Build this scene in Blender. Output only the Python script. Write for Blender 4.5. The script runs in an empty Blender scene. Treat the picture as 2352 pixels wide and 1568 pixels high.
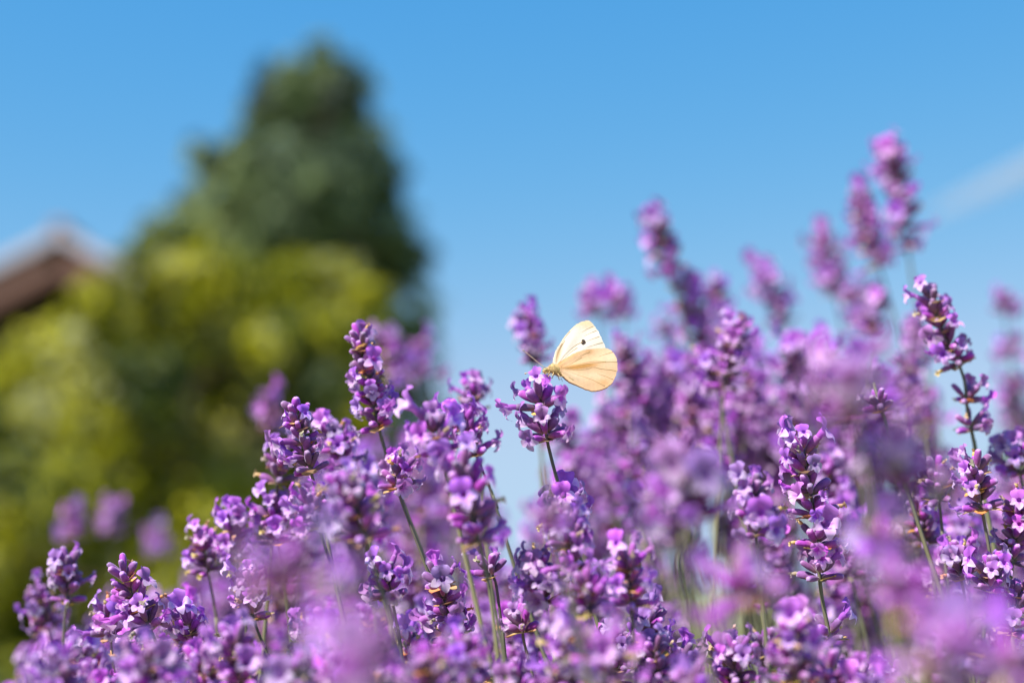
import bpy, math, random
import numpy as np
from mathutils import Vector, Matrix, Euler

random.seed(11)
rng = np.random.default_rng(11)
scene = bpy.context.scene
col = scene.collection

# ------------------------------------------------------------------ camera
CAM_H = 0.60
PITCH = math.radians(10.0)
FOCUS = 0.49
LENS = 50.0
cam_data = bpy.data.cameras.new('camera')
cam_data.lens = LENS
cam_data.sensor_width = 36.0
cam_data.clip_start = 0.01
cam_data.clip_end = 30000.0
cam_data.dof.use_dof = True
cam_data.dof.focus_distance = FOCUS
cam_data.dof.aperture_fstop = 4.0
cam = bpy.data.objects.new('camera', cam_data)
col.objects.link(cam)
cam.location = (0, 0, CAM_H)
cam.rotation_euler = (math.pi / 2 + PITCH, 0, 0)
scene.camera = cam

# ------------------------------------------------------------------ sky, sun, exposure
SUN_DIR = Vector((-0.50, -0.42, 0.76)).normalized()
world = bpy.data.worlds.new('World')
scene.world = world
world.use_nodes = True
wn = world.node_tree
sky = wn.nodes.new('ShaderNodeTexSky')
sky.sky_type = 'NISHITA'
sky.sun_disc = False
sky.sun_elevation = math.asin(SUN_DIR.z)
sky.sun_rotation = math.atan2(SUN_DIR.x, SUN_DIR.y) % (2 * math.pi)
sky.altitude = 0
sky.air_density = 1.0
sky.dust_density = 0.0
sky.ozone_density = 1.0
bg = wn.nodes['Background']
bg.inputs['Strength'].default_value = 0.13
EXPOSURE = 0.88
# one even grade of the whole sky: deeper blue overhead, pale blue low down, as this air and this camera show it
sp_ = wn.nodes.new('ShaderNodeSeparateColor'); cb_ = wn.nodes.new('ShaderNodeCombineColor')
wn.links.new(sky.outputs[0], sp_.inputs[0])
outs_ = []
for ch, (gain, gam) in enumerate(((1.60, 1.66), (0.81, 0.62), (0.90, 0.20))):
    m0 = wn.nodes.new('ShaderNodeMath'); m0.operation = 'MULTIPLY'; m0.inputs[1].default_value = 0.13
    m1 = wn.nodes.new('ShaderNodeMath'); m1.operation = 'POWER'; m1.inputs[1].default_value = gam
    m2 = wn.nodes.new('ShaderNodeMath'); m2.operation = 'MULTIPLY'; m2.inputs[1].default_value = gain / 0.13 / 2 ** EXPOSURE
    wn.links.new(sp_.outputs[ch], m0.inputs[0]); wn.links.new(m0.outputs[0], m1.inputs[0]); wn.links.new(m1.outputs[0], m2.inputs[0])
    outs_.append(m2.outputs[0])
ml_ = wn.nodes.new('ShaderNodeMath'); ml_.operation = 'MULTIPLY'; ml_.inputs[1].default_value = 0.76
ms_ = wn.nodes.new('ShaderNodeMath'); ms_.operation = 'SMOOTH_MIN'; ms_.inputs[2].default_value = 0.8
wn.links.new(outs_[2], ml_.inputs[0]); wn.links.new(outs_[1], ms_.inputs[0]); wn.links.new(ml_.outputs[0], ms_.inputs[1])
outs_[1] = ms_.outputs[0]
mg_ = wn.nodes.new('ShaderNodeMath'); mg_.operation = 'MULTIPLY'; mg_.inputs[1].default_value = 0.72
mi_ = wn.nodes.new('ShaderNodeMath'); mi_.operation = 'SMOOTH_MIN'; mi_.inputs[2].default_value = 0.6
wn.links.new(outs_[1], mg_.inputs[0]); wn.links.new(outs_[0], mi_.inputs[0]); wn.links.new(mg_.outputs[0], mi_.inputs[1])
wn.links.new(mi_.outputs[0], cb_.inputs[0]); wn.links.new(outs_[1], cb_.inputs[1]); wn.links.new(outs_[2], cb_.inputs[2])
wn.links.new(cb_.outputs[0], bg.inputs['Color'])
sun_data = bpy.data.lights.new('sun', 'SUN')
sun_data.energy = 5.0
sun_data.angle = math.radians(0.5)
sun_data.color = (1.0, 0.95, 0.86)
sun = bpy.data.objects.new('sun', sun_data)
col.objects.link(sun)
sun.location = (-3, -3, 6)
sun.rotation_euler = SUN_DIR.to_track_quat('Z', 'Y').to_euler()
vs = scene.view_settings
vs.view_transform = 'Standard'
vs.look = 'None'
vs.exposure = EXPOSURE
vs.gamma = 1.0
vs.use_curve_mapping = False
scene.render.engine = 'CYCLES'
scene.cycles.use_denoising = True
scene.cycles.max_bounces = 10
scene.cycles.transmission_bounces = 8
scene.cycles.sample_clamp_indirect = 6.0

# ------------------------------------------------------------------ helpers
RX = Vector((1, 0, 0))
FW = Vector((0, math.cos(PITCH), math.sin(PITCH)))
UP = Vector((0, -math.sin(PITCH), math.cos(PITCH)))
CAMP = Vector((0, 0, CAM_H))
W_D, H_D = 2352.0, 1568.0
F_D = LENS / 36.0 * W_D


def at(x, y, d):
    """place where the line of sight through a reading of the photograph meets depth d (metres)"""
    return CAMP + FW * d + RX * ((x - W_D / 2) / F_D * d) + UP * (-(y - H_D / 2) / F_D * d)


def tag(o, label=None, cat=None, group=None, kind=None):
    if label: o['label'] = label
    if cat: o['category'] = cat
    if group: o['group'] = group
    if kind: o['kind'] = kind
    return o


def empty(name, loc):
    o = bpy.data.objects.new(name, None)
    o.empty_display_size = 0.01
    o.location = loc
    col.objects.link(o)
    return o


class MB:
    """collects geometry with two float attributes (grad, rnd) and a material slot per face"""
    def __init__(s):
        s.v, s.f, s.g, s.r, s.m = [], [], [], [], []

    def add(s, verts, faces, grad=None, rnd=0.0, mat=0):
        b = len(s.v)
        s.v += [tuple(p) for p in verts]
        s.f += [tuple(b + i for i in f) for f in faces]
        s.g += list(grad) if grad is not None else [0.0] * len(verts)
        s.r += [rnd] * len(verts)
        s.m += [mat] * len(faces)

    def merge(s, o, M, rnd=None, mat=None):
        b = len(s.v)
        s.v += [tuple(M @ Vector(p)) for p in o.v]
        s.f += [tuple(b + i for i in f) for f in o.f]
        s.g += o.g
        s.r += o.r if rnd is None else [rnd] * len(o.v)
        s.m += o.m if mat is None else [mat] * len(o.f)

    def mesh(s, name, mats, smooth=True):
        me = bpy.data.meshes.new(name)
        me.from_pydata(s.v, [], s.f)
        for m in mats: me.materials.append(m)
        a = me.attributes.new('grad', 'FLOAT', 'POINT'); a.data.foreach_set('value', np.array(s.g, dtype=np.float32))
        a = me.attributes.new('rnd', 'FLOAT', 'POINT'); a.data.foreach_set('value', np.array(s.r, dtype=np.float32))
        me.polygons.foreach_set('material_index', np.array(s.m, dtype=np.int32))
        me.polygons.foreach_set('use_smooth', np.full(len(s.f), smooth))
        me.update()
        return me

    def build(s, name, mats, parent=None, smooth=True):
        return link(name, s.mesh(name, mats if isinstance(mats, (list, tuple)) else [mats], smooth), parent)


def link(name, me, parent=None, M=None):
    o = bpy.data.objects.new(name, me)
    col.objects.link(o)
    if parent is not None: o.parent = parent
    if M is not None: o.matrix_basis = M
    return o


def frame_for(t, hint=Vector((0, 0, 1))):
    t = t.normalized()
    if abs(t.dot(hint)) > 0.98: hint = Vector((1, 0, 0))
    x = hint.cross(t).normalized()
    return x, t.cross(x).normalized(), t


def tube(mb, pts, radii, seg=6, cap=True, mat=0, rnd=0.0, grads=None):
    verts, faces, gr = [], [], []
    n = len(pts)
    for i, p in enumerate(pts):
        t = (pts[min(i + 1, n - 1)] - pts[max(i - 1, 0)])
        x, y, _ = frame_for(t, Vector((0.13, 0.95, 0.2)).normalized())
        for k in range(seg):
            a = 2 * math.pi * k / seg
            verts.append(p + (x * math.cos(a) + y * math.sin(a)) * radii[i])
            gr.append(grads[i] if grads else i / max(1, n - 1))
    for i in range(n - 1):
        for k in range(seg):
            faces.append((i * seg + k, i * seg + (k + 1) % seg, (i + 1) * seg + (k + 1) % seg, (i + 1) * seg + k))
    if cap:
        faces.append(tuple(reversed(range(seg))))
        faces.append(tuple((n - 1) * seg + k for k in range(seg)))
    mb.add(verts, faces, gr, rnd, mat)


def catmull(pts, per=6):
    out = []
    P = [pts[0] * 2 - pts[1]] + list(pts) + [pts[-1] * 2 - pts[-2]]
    for i in range(1, len(P) - 2):
        for k in range(per):
            t = k / per
            p0, p1, p2, p3 = P[i - 1], P[i], P[i + 1], P[i + 2]
            out.append(0.5 * ((2 * p1) + (p2 - p0) * t + (2 * p0 - 5 * p1 + 4 * p2 - p3) * t * t + (3 * p1 - p0 - 3 * p2 + p3) * t ** 3))
    out.append(pts[-1].copy())
    return out


# ------------------------------------------------------------------ materials
def new_mat(name):
    m = bpy.data.materials.new(name)
    m.use_nodes = True
    return m, m.node_tree, m.node_tree.nodes['Principled BSDF']


def N(nt, kind, **kw):
    n = nt.nodes.new(kind)
    for k, v in kw.items(): setattr(n, k, v)
    return n


def ramp(nt, stops):
    r = N(nt, 'ShaderNodeValToRGB')
    e = r.color_ramp.elements
    while len(e) > 1: e.remove(e[-1])
    e[0].position, e[0].color = stops[0][0], (*stops[0][1], 1)
    for p, c in stops[1:]:
        k = e.new(p); k.color = (*c, 1)
    return r


def add_translucent(nt, bsdf, colour_socket, amount):
    tr = N(nt, 'ShaderNodeBsdfTranslucent')
    mx = N(nt, 'ShaderNodeMixShader')
    mx.inputs[0].default_value = amount
    nt.links.new(colour_socket, tr.inputs['Color'])
    nt.links.new(bsdf.outputs[0], mx.inputs[1])
    nt.links.new(tr.outputs[0], mx.inputs[2])
    nt.links.new(mx.outputs[0], nt.nodes['Material Output'].inputs['Surface'])


def plant_mat(name, stops, vary=(0.03, 0.25, 0.25), rough=0.6, trans=0.0, sheen=0.0, noise=180.0, noise_amt=0.25, bump=0.0):
    """colour from the grad attribute, varied per piece by rnd + object random, broken up by noise"""
    m, nt, b = new_mat(name)
    at_g = N(nt, 'ShaderNodeAttribute', attribute_name='grad')
    at_r = N(nt, 'ShaderNodeAttribute', attribute_name='rnd')
    oi = N(nt, 'ShaderNodeObjectInfo')
    sm = N(nt, 'ShaderNodeMath', operation='ADD')
    fr = N(nt, 'ShaderNodeMath', operation='FRACT')
    nt.links.new(at_r.outputs['Fac'], sm.inputs[0]); nt.links.new(oi.outputs['Random'], sm.inputs[1])
    nt.links.new(sm.outputs[0], fr.inputs[0])
    rp = ramp(nt, stops)
    nt.links.new(at_g.outputs['Fac'], rp.inputs[0])
    tc = N(nt, 'ShaderNodeTexCoord')
    nz = N(nt, 'ShaderNodeTexNoise'); nz.inputs['Scale'].default_value = noise; nz.inputs['Detail'].default_value = 3
    nt.links.new(tc.outputs['Object'], nz.inputs['Vector'])
    hs = N(nt, 'ShaderNodeHueSaturation')
    def mr(src, lo, hi):
        q = N(nt, 'ShaderNodeMapRange'); q.inputs['To Min'].default_value = lo; q.inputs['To Max'].default_value = hi
        nt.links.new(src, q.inputs['Value']); return q.outputs[0]
    nt.links.new(mr(fr.outputs[0], 0.5 - vary[0], 0.5 + vary[0]), hs.inputs['Hue'])
    wn2 = N(nt, 'ShaderNodeTexWhiteNoise', noise_dimensions='1D'); nt.links.new(fr.outputs[0], wn2.inputs['W'])
    nt.links.new(mr(wn2.outputs['Value'], 1 - vary[1], 1 + vary[1] * 0.4), hs.inputs['Saturation'])
    wn3 = N(nt, 'ShaderNodeMath', operation='MULTIPLY'); nt.links.new(mr(wn2.outputs['Value'], 1 - vary[2], 1 + vary[2]), wn3.inputs[0])
    nt.links.new(mr(nz.outputs['Fac'], 1 - noise_amt, 1 + noise_amt), wn3.inputs[1])
    nt.links.new(wn3.outputs[0], hs.inputs['Value'])
    nt.links.new(rp.outputs['Color'], hs.inputs['Color'])
    nt.links.new(hs.outputs[0], b.inputs['Base Color'])
    b.inputs['Roughness'].default_value = rough
    b.inputs['Specular IOR Level'].default_value = 0.3
    if sheen:
        b.inputs['Sheen Weight'].default_value = sheen
        b.inputs['Sheen Roughness'].default_value = 0.4
        b.inputs['Sheen Tint'].default_value = (0.85, 0.7, 1.0, 1)
    if bump:
        bp = N(nt, 'ShaderNodeBump'); bp.inputs['Strength'].default_value = bump; bp.inputs['Distance'].default_value = 0.0005
        nt.links.new(nz.outputs['Fac'], bp.inputs['Height']); nt.links.new(bp.outputs[0], b.inputs['Normal'])
    if trans: add_translucent(nt, b, hs.outputs[0], trans)
    return m


M_CALYX = plant_mat('lavender_calyx', [(0.0, (0.24, 0.19, 0.10)), (0.16, (0.29, 0.11, 0.20)), (0.45, (0.235, 0.045, 0.265)), (0.85, (0.31, 0.072, 0.37)), (1.0, (0.53, 0.28, 0.62))],
                    vary=(0.025, 0.3, 0.4), rough=0.7, sheen=0.5, noise=1600, noise_amt=0.5, trans=0.12)
M_PETAL = plant_mat('lavender_petal', [(0.0, (0.32, 0.09, 0.38)), (0.12, (0.44, 0.13, 0.56)), (0.5, (0.50, 0.175, 0.68)), (0.52, (0.66, 0.34, 0.77)), (1.0, (0.82, 0.58, 0.90))],  # palest stops belong to the lower lip, sunlight painted into its colour
                    vary=(0.035, 0.25, 0.28), rough=0.5, trans=0.38, sheen=0.1, noise=500, noise_amt=0.15)
M_DRY = plant_mat('withered_petal', [(0.0, (0.30, 0.17, 0.10)), (0.5, (0.55, 0.33, 0.14)), (1.0, (0.62, 0.45, 0.28))], vary=(0.04, 0.5, 0.4), rough=0.8, trans=0.3, noise=800)
M_BRACT = plant_mat('papery_bract', [(0.0, (0.56, 0.40, 0.17)), (0.6, (0.66, 0.36, 0.13)), (1.0, (0.48, 0.22, 0.10))], vary=(0.03, 0.3, 0.3), rough=0.75, trans=0.3, noise=600)
M_STEM = plant_mat('lavender_stem', [(0.0, (0.14, 0.09, 0.12)), (0.10, (0.15, 0.14, 0.09)), (0.3, (0.25, 0.24, 0.12)), (1.0, (0.26, 0.24, 0.12))], vary=(0.02, 0.2, 0.25), rough=0.6, noise=300, noise_amt=0.2)
M_LEAF = plant_mat('lavender_leaf', [(0.0, (0.14, 0.18, 0.09)), (1.0, (0.26, 0.32, 0.18))], vary=(0.03, 0.3, 0.3), rough=0.6, trans=0.2, noise=60)
LAV = [M_CALYX, M_PETAL, M_DRY, M_BRACT, M_STEM]

# ------------------------------------------------------------------ ground
def ground_mat():
    m, nt, b = new_mat('dry_lawn')
    tc = N(nt, 'ShaderNodeTexCoord')
    n1 = N(nt, 'ShaderNodeTexNoise'); n1.inputs['Scale'].default_value = 0.35; n1.inputs['Detail'].default_value = 6
    n2 = N(nt, 'ShaderNodeTexNoise'); n2.inputs['Scale'].default_value = 14; n2.inputs['Detail'].default_value = 5
    for n in (n1, n2): nt.links.new(tc.outputs['Object'], n.inputs['Vector'])
    mx = N(nt, 'ShaderNodeMath', operation='MULTIPLY_ADD'); mx.inputs[1].default_value = 0.5
    nt.links.new(n2.outputs['Fac'], mx.inputs[0])
    h = N(nt, 'ShaderNodeMath', operation='MULTIPLY'); h.inputs[1].default_value = 0.5
    nt.links.new(n1.outputs['Fac'], h.inputs[0]); nt.links.new(h.outputs[0], mx.inputs[2])
    r = ramp(nt, [(0.35, (0.10, 0.13, 0.035)), (0.5, (0.20, 0.21, 0.07)), (0.65, (0.30, 0.25, 0.12))])
    nt.links.new(mx.outputs[0], r.inputs[0]); nt.links.new(r.outputs[0], b.inputs['Base Color'])
    b.inputs['Roughness'].default_value = 0.9
    return m

g = MB()
rings = [0, 2, 6, 15, 40, 120, 400, 1500, 6000]
gv, gf = [(0, 0, 0)], []
for r in rings[1:]:
    for k in range(32):
        a = 2 * math.pi * k / 32
        gv.append((r * math.cos(a), r * math.sin(a), 0))
for k in range(32): gf.append((0, 1 + k, 1 + (k + 1) % 32))
for i in range(len(rings) - 2):
    for k in range(32):
        a, b_ = 1 + i * 32 + k, 1 + i * 32 + (k + 1) % 32
        gf.append((a, a + 32, b_ + 32, b_))
g.add(gv, gf)
tag(g.build('ground', ground_mat()), kind='structure')

# ------------------------------------------------------------------ foliage of the far trees and shrubs
def leaf_cloud(lobes, per_area, leaf, tint_fn, depth_squash=1.0, elong=1.6, fill=0.35, clump=0.3):
    """many small leaf blades in clumps over the shells of the lobes (centre, radius)"""
    V, F, G, R = [], [], [], []
    for (c, rad) in lobes:
        n_cl = max(8, int(per_area * 4 * math.pi * rad * rad))
        tint = tint_fn(c)
        for _ in range(n_cl):
            d = Vector(rng.normal(size=3)).normalized()
            q = rad * (0.62 + 0.46 * rng.random()) if rng.random() > fill else rad * rng.random() ** 0.5 * 0.8
            cc = c + Vector((d.x, d.y * depth_squash, d.z)) * q
            cr = rad * clump * (0.6 + 0.8 * rng.random())
            t2 = tint + rng.normal() * 0.16
            for _ in range(14):
                p = cc + Vector(rng.normal(size=3)) * cr * 0.5
                nrm = (Vector(rng.normal(size=3)) * 0.45 + d + Vector((0, 0, 0.35))).normalized()
                ax = nrm.cross(Vector(rng.normal(size=3))).normalized()
                sd = nrm.cross(ax).normalized()
                L = leaf * (0.6 + 0.8 * rng.random()); Wd = L / elong * 0.5
                nn = sd.cross(ax) * (L * 0.08)
                b = len(V)
                V += [p - ax * L * 0.5, p + sd * Wd + nn, p + ax * L * 0.5, p - sd * Wd + nn]
                F.append((b, b + 1, b + 2)); F.append((b, b + 2, b + 3))
                gg = min(1, max(0, t2 + rng.normal() * 0.06))
                G += [gg] * 4; R += [0.0] * 4
    mb = MB(); mb.v = [tuple(p) for p in V]; mb.f = F; mb.g = G; mb.r = R; mb.m = [0] * len(F)
    return mb


def limbs(base, top, lobes, r0, n_trunk=7):
    tr = MB()
    pts = [base.lerp(top, i / (n_trunk - 1)) + Vector((rng.normal() * r0 * 0.3, rng.normal() * r0 * 0.3, 0)) for i in range(n_trunk)]
    tube(tr, pts, [r0 * (1 - 0.85 * i / (n_trunk - 1)) for i in range(n_trunk)], 8)
    lb = MB()
    for c, rad in lobes:
        if rng.random() < 0.75:
            f = min(0.93, max(0.04, (c.z - rad * 0.8 - base.z) / (top.z - base.z)))
            s = base.lerp(top, f)
            mid = s.lerp(c, 0.55) + Vector((0, 0, -0.1 * rad))
            tube(lb, [s, mid, c], [r0 * 0.35 * (1 - f * 0.6), r0 * 0.22 * (1 - f * 0.6), r0 * 0.06], 5)
    return tr, lb


M_BARK = plant_mat('bark', [(0, (0.10, 0.065, 0.04)), (1, (0.16, 0.11, 0.07))], rough=0.9, noise=25)
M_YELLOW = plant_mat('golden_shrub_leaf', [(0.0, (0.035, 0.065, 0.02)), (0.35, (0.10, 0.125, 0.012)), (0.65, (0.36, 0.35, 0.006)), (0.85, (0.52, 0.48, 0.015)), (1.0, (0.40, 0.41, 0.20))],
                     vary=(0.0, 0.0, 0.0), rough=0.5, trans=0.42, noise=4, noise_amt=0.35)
M_CONIFER = plant_mat('conifer_needle', [(0.0, (0.028, 0.048, 0.028)), (0.5, (0.115, 0.165, 0.075)), (1.0, (0.28, 0.34, 0.13))], vary=(0, 0, 0), rough=0.55, trans=0.15, noise=2, noise_amt=0.4)


def woody(name, label, cat, base, top, lobes, mat, leaf, per_area, tint_fn, r0, clump=0.3, fill=0.35, elong=1.6, group=None):
    t = empty(name, base)
    tag(t, label, cat, group)
    Minv = Matrix.Translation(-base)
    tr, lb = limbs(base, top, lobes, r0)
    tr.v = [tuple(Minv @ Vector(p)) for p in tr.v]; lb.v = [tuple(Minv @ Vector(p)) for p in lb.v]
    tr.build('trunk', M_BARK, t)
    tag(lb.build('branches', M_BARK, t), kind='stuff')
    fo = leaf_cloud(lobes, per_area, leaf, tint_fn, clump=clump, fill=fill, elong=elong)
    fo.v = [tuple(Minv @ Vector(p)) for p in fo.v]
    tag(fo.build('crown', mat, t, smooth=False), kind='stuff')
    return t


def px(r, d): return r / F_D * d

# conifer, 16 m away
TD = 16.0
cl = [(735, 112, 22), (738, 152, 50), (690, 170, 42), (792, 180, 45), (640, 215, 70), (690, 210, 60), (790, 225, 62), (705, 300, 105), (825, 325, 78), (600, 275, 48), (455, 355, 34), (505, 385, 62),
      (590, 400, 95), (725, 425, 130), (858, 415, 70), (880, 520, 70), (650, 530, 140), (500, 520, 115), (800, 590, 150), (915, 610, 75), (945, 715, 62),
      (390, 540, 66), (600, 640, 150), (840, 750, 130), (930, 830, 85), (700, 780, 190), (480, 700, 150), (860, 930, 150), (650, 980, 220), (480, 950, 170),
      (880, 1120, 150), (660, 1180, 240), (450, 1180, 180), (780, 1320, 200), (560, 1340, 210)]
lob = []
for (x, y, r) in cl:
    lob.append((at(x, y, TD + random.uniform(-1.1, 0.9)), px(r, TD) * random.uniform(0.86, 1.04)))
for (c, r) in list(lob):
    for _ in range(4):
        d = Vector((rng.normal(), rng.normal() * 0.5, rng.normal() * 0.8)).normalized()
        lob.append((c + d * r * 0.95, r * random.uniform(0.2, 0.38)))
tb = at(700, 1360, TD); tb.z = 0
tp = at(735, 120, TD)
woody('conifer_tree', 'tall dark green conifer with an uneven pointed crown behind the yellow shrub', 'tree', tb, tp, lob, M_CONIFER, 0.16, 26,
      lambda c: 0.55 + rng.normal() * 0.36, 0.22, clump=0.3, fill=0.12, elong=3.2)

# golden shrub in front of it, 4.3 m away
SD = 4.3
sl = [(355, 560, 80), (330, 640, 80), (455, 640, 95), (560, 640, 75), (650, 650, 80), (760, 645, 85), (850, 690, 70), (235, 700, 78), (350, 740, 95), (480, 760, 110), (620, 770, 110), (750, 780, 105),
      (860, 800, 90), (120, 800, 80), (230, 830, 100), (40, 860, 90), (350, 880, 115), (500, 900, 120), (640, 900, 120), (770, 910, 110), (870, 930, 85), (120, 950, 110),
      (0, 990, 110), (240, 990, 120), (390, 1030, 130), (540, 1050, 130), (690, 1050, 130), (820, 1060, 110), (60, 1120, 130), (200, 1140, 130), (340, 1180, 140), (480, 1200, 140), (630, 1220, 140),
      (770, 1220, 130), (-60, 1260, 150), (80, 1290, 140), (220, 1320, 140), (380, 1350, 150), (560, 1390, 150), (720, 1400, 150), (0, 1460, 160), (160, 1500, 150), (320, 1520, 150), (500, 1560, 160), (680, 1580, 150),
      (60, 1660, 160), (260, 1700, 160), (470, 1720, 160), (650, 1720, 140)]
lob = []
for (x, y, r) in sl:
    lob.append((at(x, y, SD + random.uniform(-0.28, 0.28)), px(r, SD) * random.uniform(0.72, 0.96)))
sb = at(420, 1500, SD); sb.z = 0
sp = at(440, 800, SD)
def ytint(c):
    high = c.z > at(0, 860, SD).z                     # yellow tints commoner in upper lobes, darker green below and at the left
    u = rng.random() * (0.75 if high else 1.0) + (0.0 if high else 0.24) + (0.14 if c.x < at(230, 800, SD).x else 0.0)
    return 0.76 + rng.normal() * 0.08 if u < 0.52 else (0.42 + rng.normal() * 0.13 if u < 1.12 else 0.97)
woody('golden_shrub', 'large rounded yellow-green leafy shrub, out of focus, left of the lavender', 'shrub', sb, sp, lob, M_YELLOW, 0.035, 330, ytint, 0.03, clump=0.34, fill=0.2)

# tree at the right edge, low over the horizon
lob = [(at(x, y, 24) , px(r, 24)) for (x, y, r) in [(2370, 1050, 60), (2330, 1110, 60), (2420, 1010, 90), (2390, 1150, 110), (2480, 1100, 120), (2300, 1220, 90), (2400, 1270, 120), (2500, 1240, 130)]]
b3 = at(2400, 1360, 24); b3.z = 0
woody('broadleaf_tree', 'dark green tree low behind the lavender at the right edge', 'tree', b3, at(2420, 1000, 24), lob, M_CONIFER, 0.14, 22, lambda c: 0.4 + rng.normal() * 0.2, 0.2)

# ------------------------------------------------------------------ house
def simple_mat(name, c, rough=0.7, noise=8, amt=0.2, wave=None):
    m, nt, b = new_mat(name)
    tc = N(nt, 'ShaderNodeTexCoord')
    nz = N(nt, 'ShaderNodeTexNoise'); nz.inputs['Scale'].default_value = noise; nz.inputs['Detail'].default_value = 5
    nt.links.new(tc.outputs['Object'], nz.inputs['Vector'])
    r = ramp(nt, [(0.3, tuple(x * (1 - amt) for x in c)), (0.7, tuple(min(1, x * (1 + amt)) for x in c))])
    nt.links.new(nz.outputs['Fac'], r.inputs[0]); nt.links.new(r.outputs[0], b.inputs['Base Color'])
    b.inputs['Roughness'].default_value = rough
    return m

M_WALL = simple_mat('grey_brown_render', (0.16, 0.13, 0.115), 0.9)
M_PLANK = simple_mat('dark_stained_wood', (0.055, 0.03, 0.024), 0.7, 20)
M_TILE = simple_mat('weathered_roof_tile', (0.33, 0.17, 0.13), 0.8, 12)
M_BARGE = simple_mat('pale_barge_board', (0.40, 0.36, 0.42), 0.6, 6, 0.08)
M_SOFF = simple_mat('brown_soffit', (0.12, 0.05, 0.034), 0.7, 15)


def box(mb, x0, x1, y0, y1, z0, z1, mat=0):
    v = [(x, y, z) for x in (x0, x1) for y in (y0, y1) for z in (z0, z1)]
    mb.add(v, [(0, 1, 3, 2), (4, 6, 7, 5), (0, 4, 5, 1), (2, 3, 7, 6), (0, 2, 6, 4), (1, 5, 7, 3)], mat=mat)


def slab(mb, a, b, depth, thick, y0):
    """sloping slab between two points a and b of the gable plane, running back from y0"""
    d = (b - a).normalized(); n = Vector((-d.z, 0, d.x))
    if n.z < 0: n = -n
    v = []
    for y in (y0, y0 + depth):
        for p in (a, b):
            for q in (0, thick):
                w = p + n * q
                v.append((w.x, y, w.z))
    mb.add(v, [(0, 2, 3, 1), (4, 5, 7, 6), (0, 1, 5, 4), (2, 6, 7, 3), (1, 3, 7, 5), (0, 4, 6, 2)])

HD = 18.0
apex = at(132, 545, HD)
hw, slope = 3.4, math.tan(math.radians(28))
house = empty('house', (apex.x, apex.y, 0))
tag(house, 'dark brown gabled house with a pale roof edge, left of the shrub', 'house')
ah = apex.z
eave = ah - hw * slope
Ov = 1.1
m_ = MB()
wv = [(-hw + 0.6, Ov, 0), (hw - 0.6, Ov, 0), (hw - 0.6, Ov, eave + 0.2), (0, Ov, ah - 0.5), (-hw + 0.6, Ov, eave + 0.2)]
wv += [(x, Ov + 9, z) for x, y, z in wv]
m_.add(wv, [(0, 1, 2, 3, 4), (9, 8, 7, 6, 5)] + [(i, i + 5, (i + 1) % 5 + 5, (i + 1) % 5) for i in range(5)])
m_.build('wall', M_WALL, house, False)
for k in range(9):                         # vertical gable planks
    x0 = -1.8 + k * 0.4
    m_ = MB()
    zt0 = ah - 0.62 - abs(x0) * slope; zt1 = ah - 0.62 - abs(x0 + 0.38) * slope
    zb = ah - 2.0
    if min(zt0, zt1) <= zb: continue
    m_.add([(x0, Ov - 0.03, zb), (x0 + 0.38, Ov - 0.03, zb), (x0 + 0.38, Ov - 0.03, zt1), (x0, Ov - 0.03, zt0),
            (x0, Ov - 0.003, zb), (x0 + 0.38, Ov - 0.003, zb), (x0 + 0.38, Ov - 0.003, zt1), (x0, Ov - 0.003, zt0)],
           [(0, 1, 2, 3), (7, 6, 5, 4), (0, 4, 5, 1), (1, 5, 6, 2), (2, 6, 7, 3), (3, 7, 4, 0)])
    m_.build('gable_plank', M_PLANK, house, False)
for s in (-1, 1):
    A, B = Vector((0, 0, ah)), Vector((s * hw, 0, eave))
    m_ = MB(); slab(m_, A, B, 10.6, 0.10, 0.06); m_.build('roof_slope', M_TILE, house, False)
    m_ = MB(); slab(m_, A + Vector((0, 0, -0.02)), B + Vector((0, 0, -0.02)), 0.05, 0.13, 0.0); m_.build('barge_board', M_BARGE, house, False)
    m_ = MB(); slab(m_, A + Vector((0, 0, -0.46)), B + Vector((0, 0, -0.46)), 0.16, 0.34, 0.09); m_.build('rafter', M_SOFF, house, False)
    m_ = MB(); slab(m_, A + Vector((0, 0, -0.06)), B + Vector((0, 0, -0.06)), 1.0, 0.04, 0.08); m_.build('soffit', M_SOFF, house, False)
m_ = MB(); box(m_, -0.09, 0.09, -0.02, 10.5, ah + 0.10, ah + 0.20); m_.build('ridge_cap', M_TILE, house, False)

# ------------------------------------------------------------------ contrail
CD = 4000.0
pts = [at(x, y, CD) for x, y in ((2105, 508), (2150, 486), (2230, 448), (2330, 402), (2480, 332), (2900, 138))]
c_ = MB()
tube(c_, [p - pts[0] for p in pts], [px(r, CD) for r in (2, 16, 24, 29, 33, 38)], 14)
m, nt, b = new_mat('contrail_vapour')
nt.nodes.remove(b)
vol = N(nt, 'ShaderNodeVolumeScatter')
vol.inputs['Color'].default_value = (0.97, 0.98, 1.0, 1)
vol.inputs['Density'].default_value = 0.011
vol.inputs['Anisotropy'].default_value = -0.45
nt.links.new(vol.outputs[0], nt.nodes['Material Output'].inputs['Volume'])
co = c_.build('contrail', m)
co.location = pts[0]
tag(co, 'faint white contrail slanting across the blue sky at the right', 'contrail')

# ------------------------------------------------------------------ lavender pieces (metres, built along +z, +y towards the tip of the spike)
mm = 0.001


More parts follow.
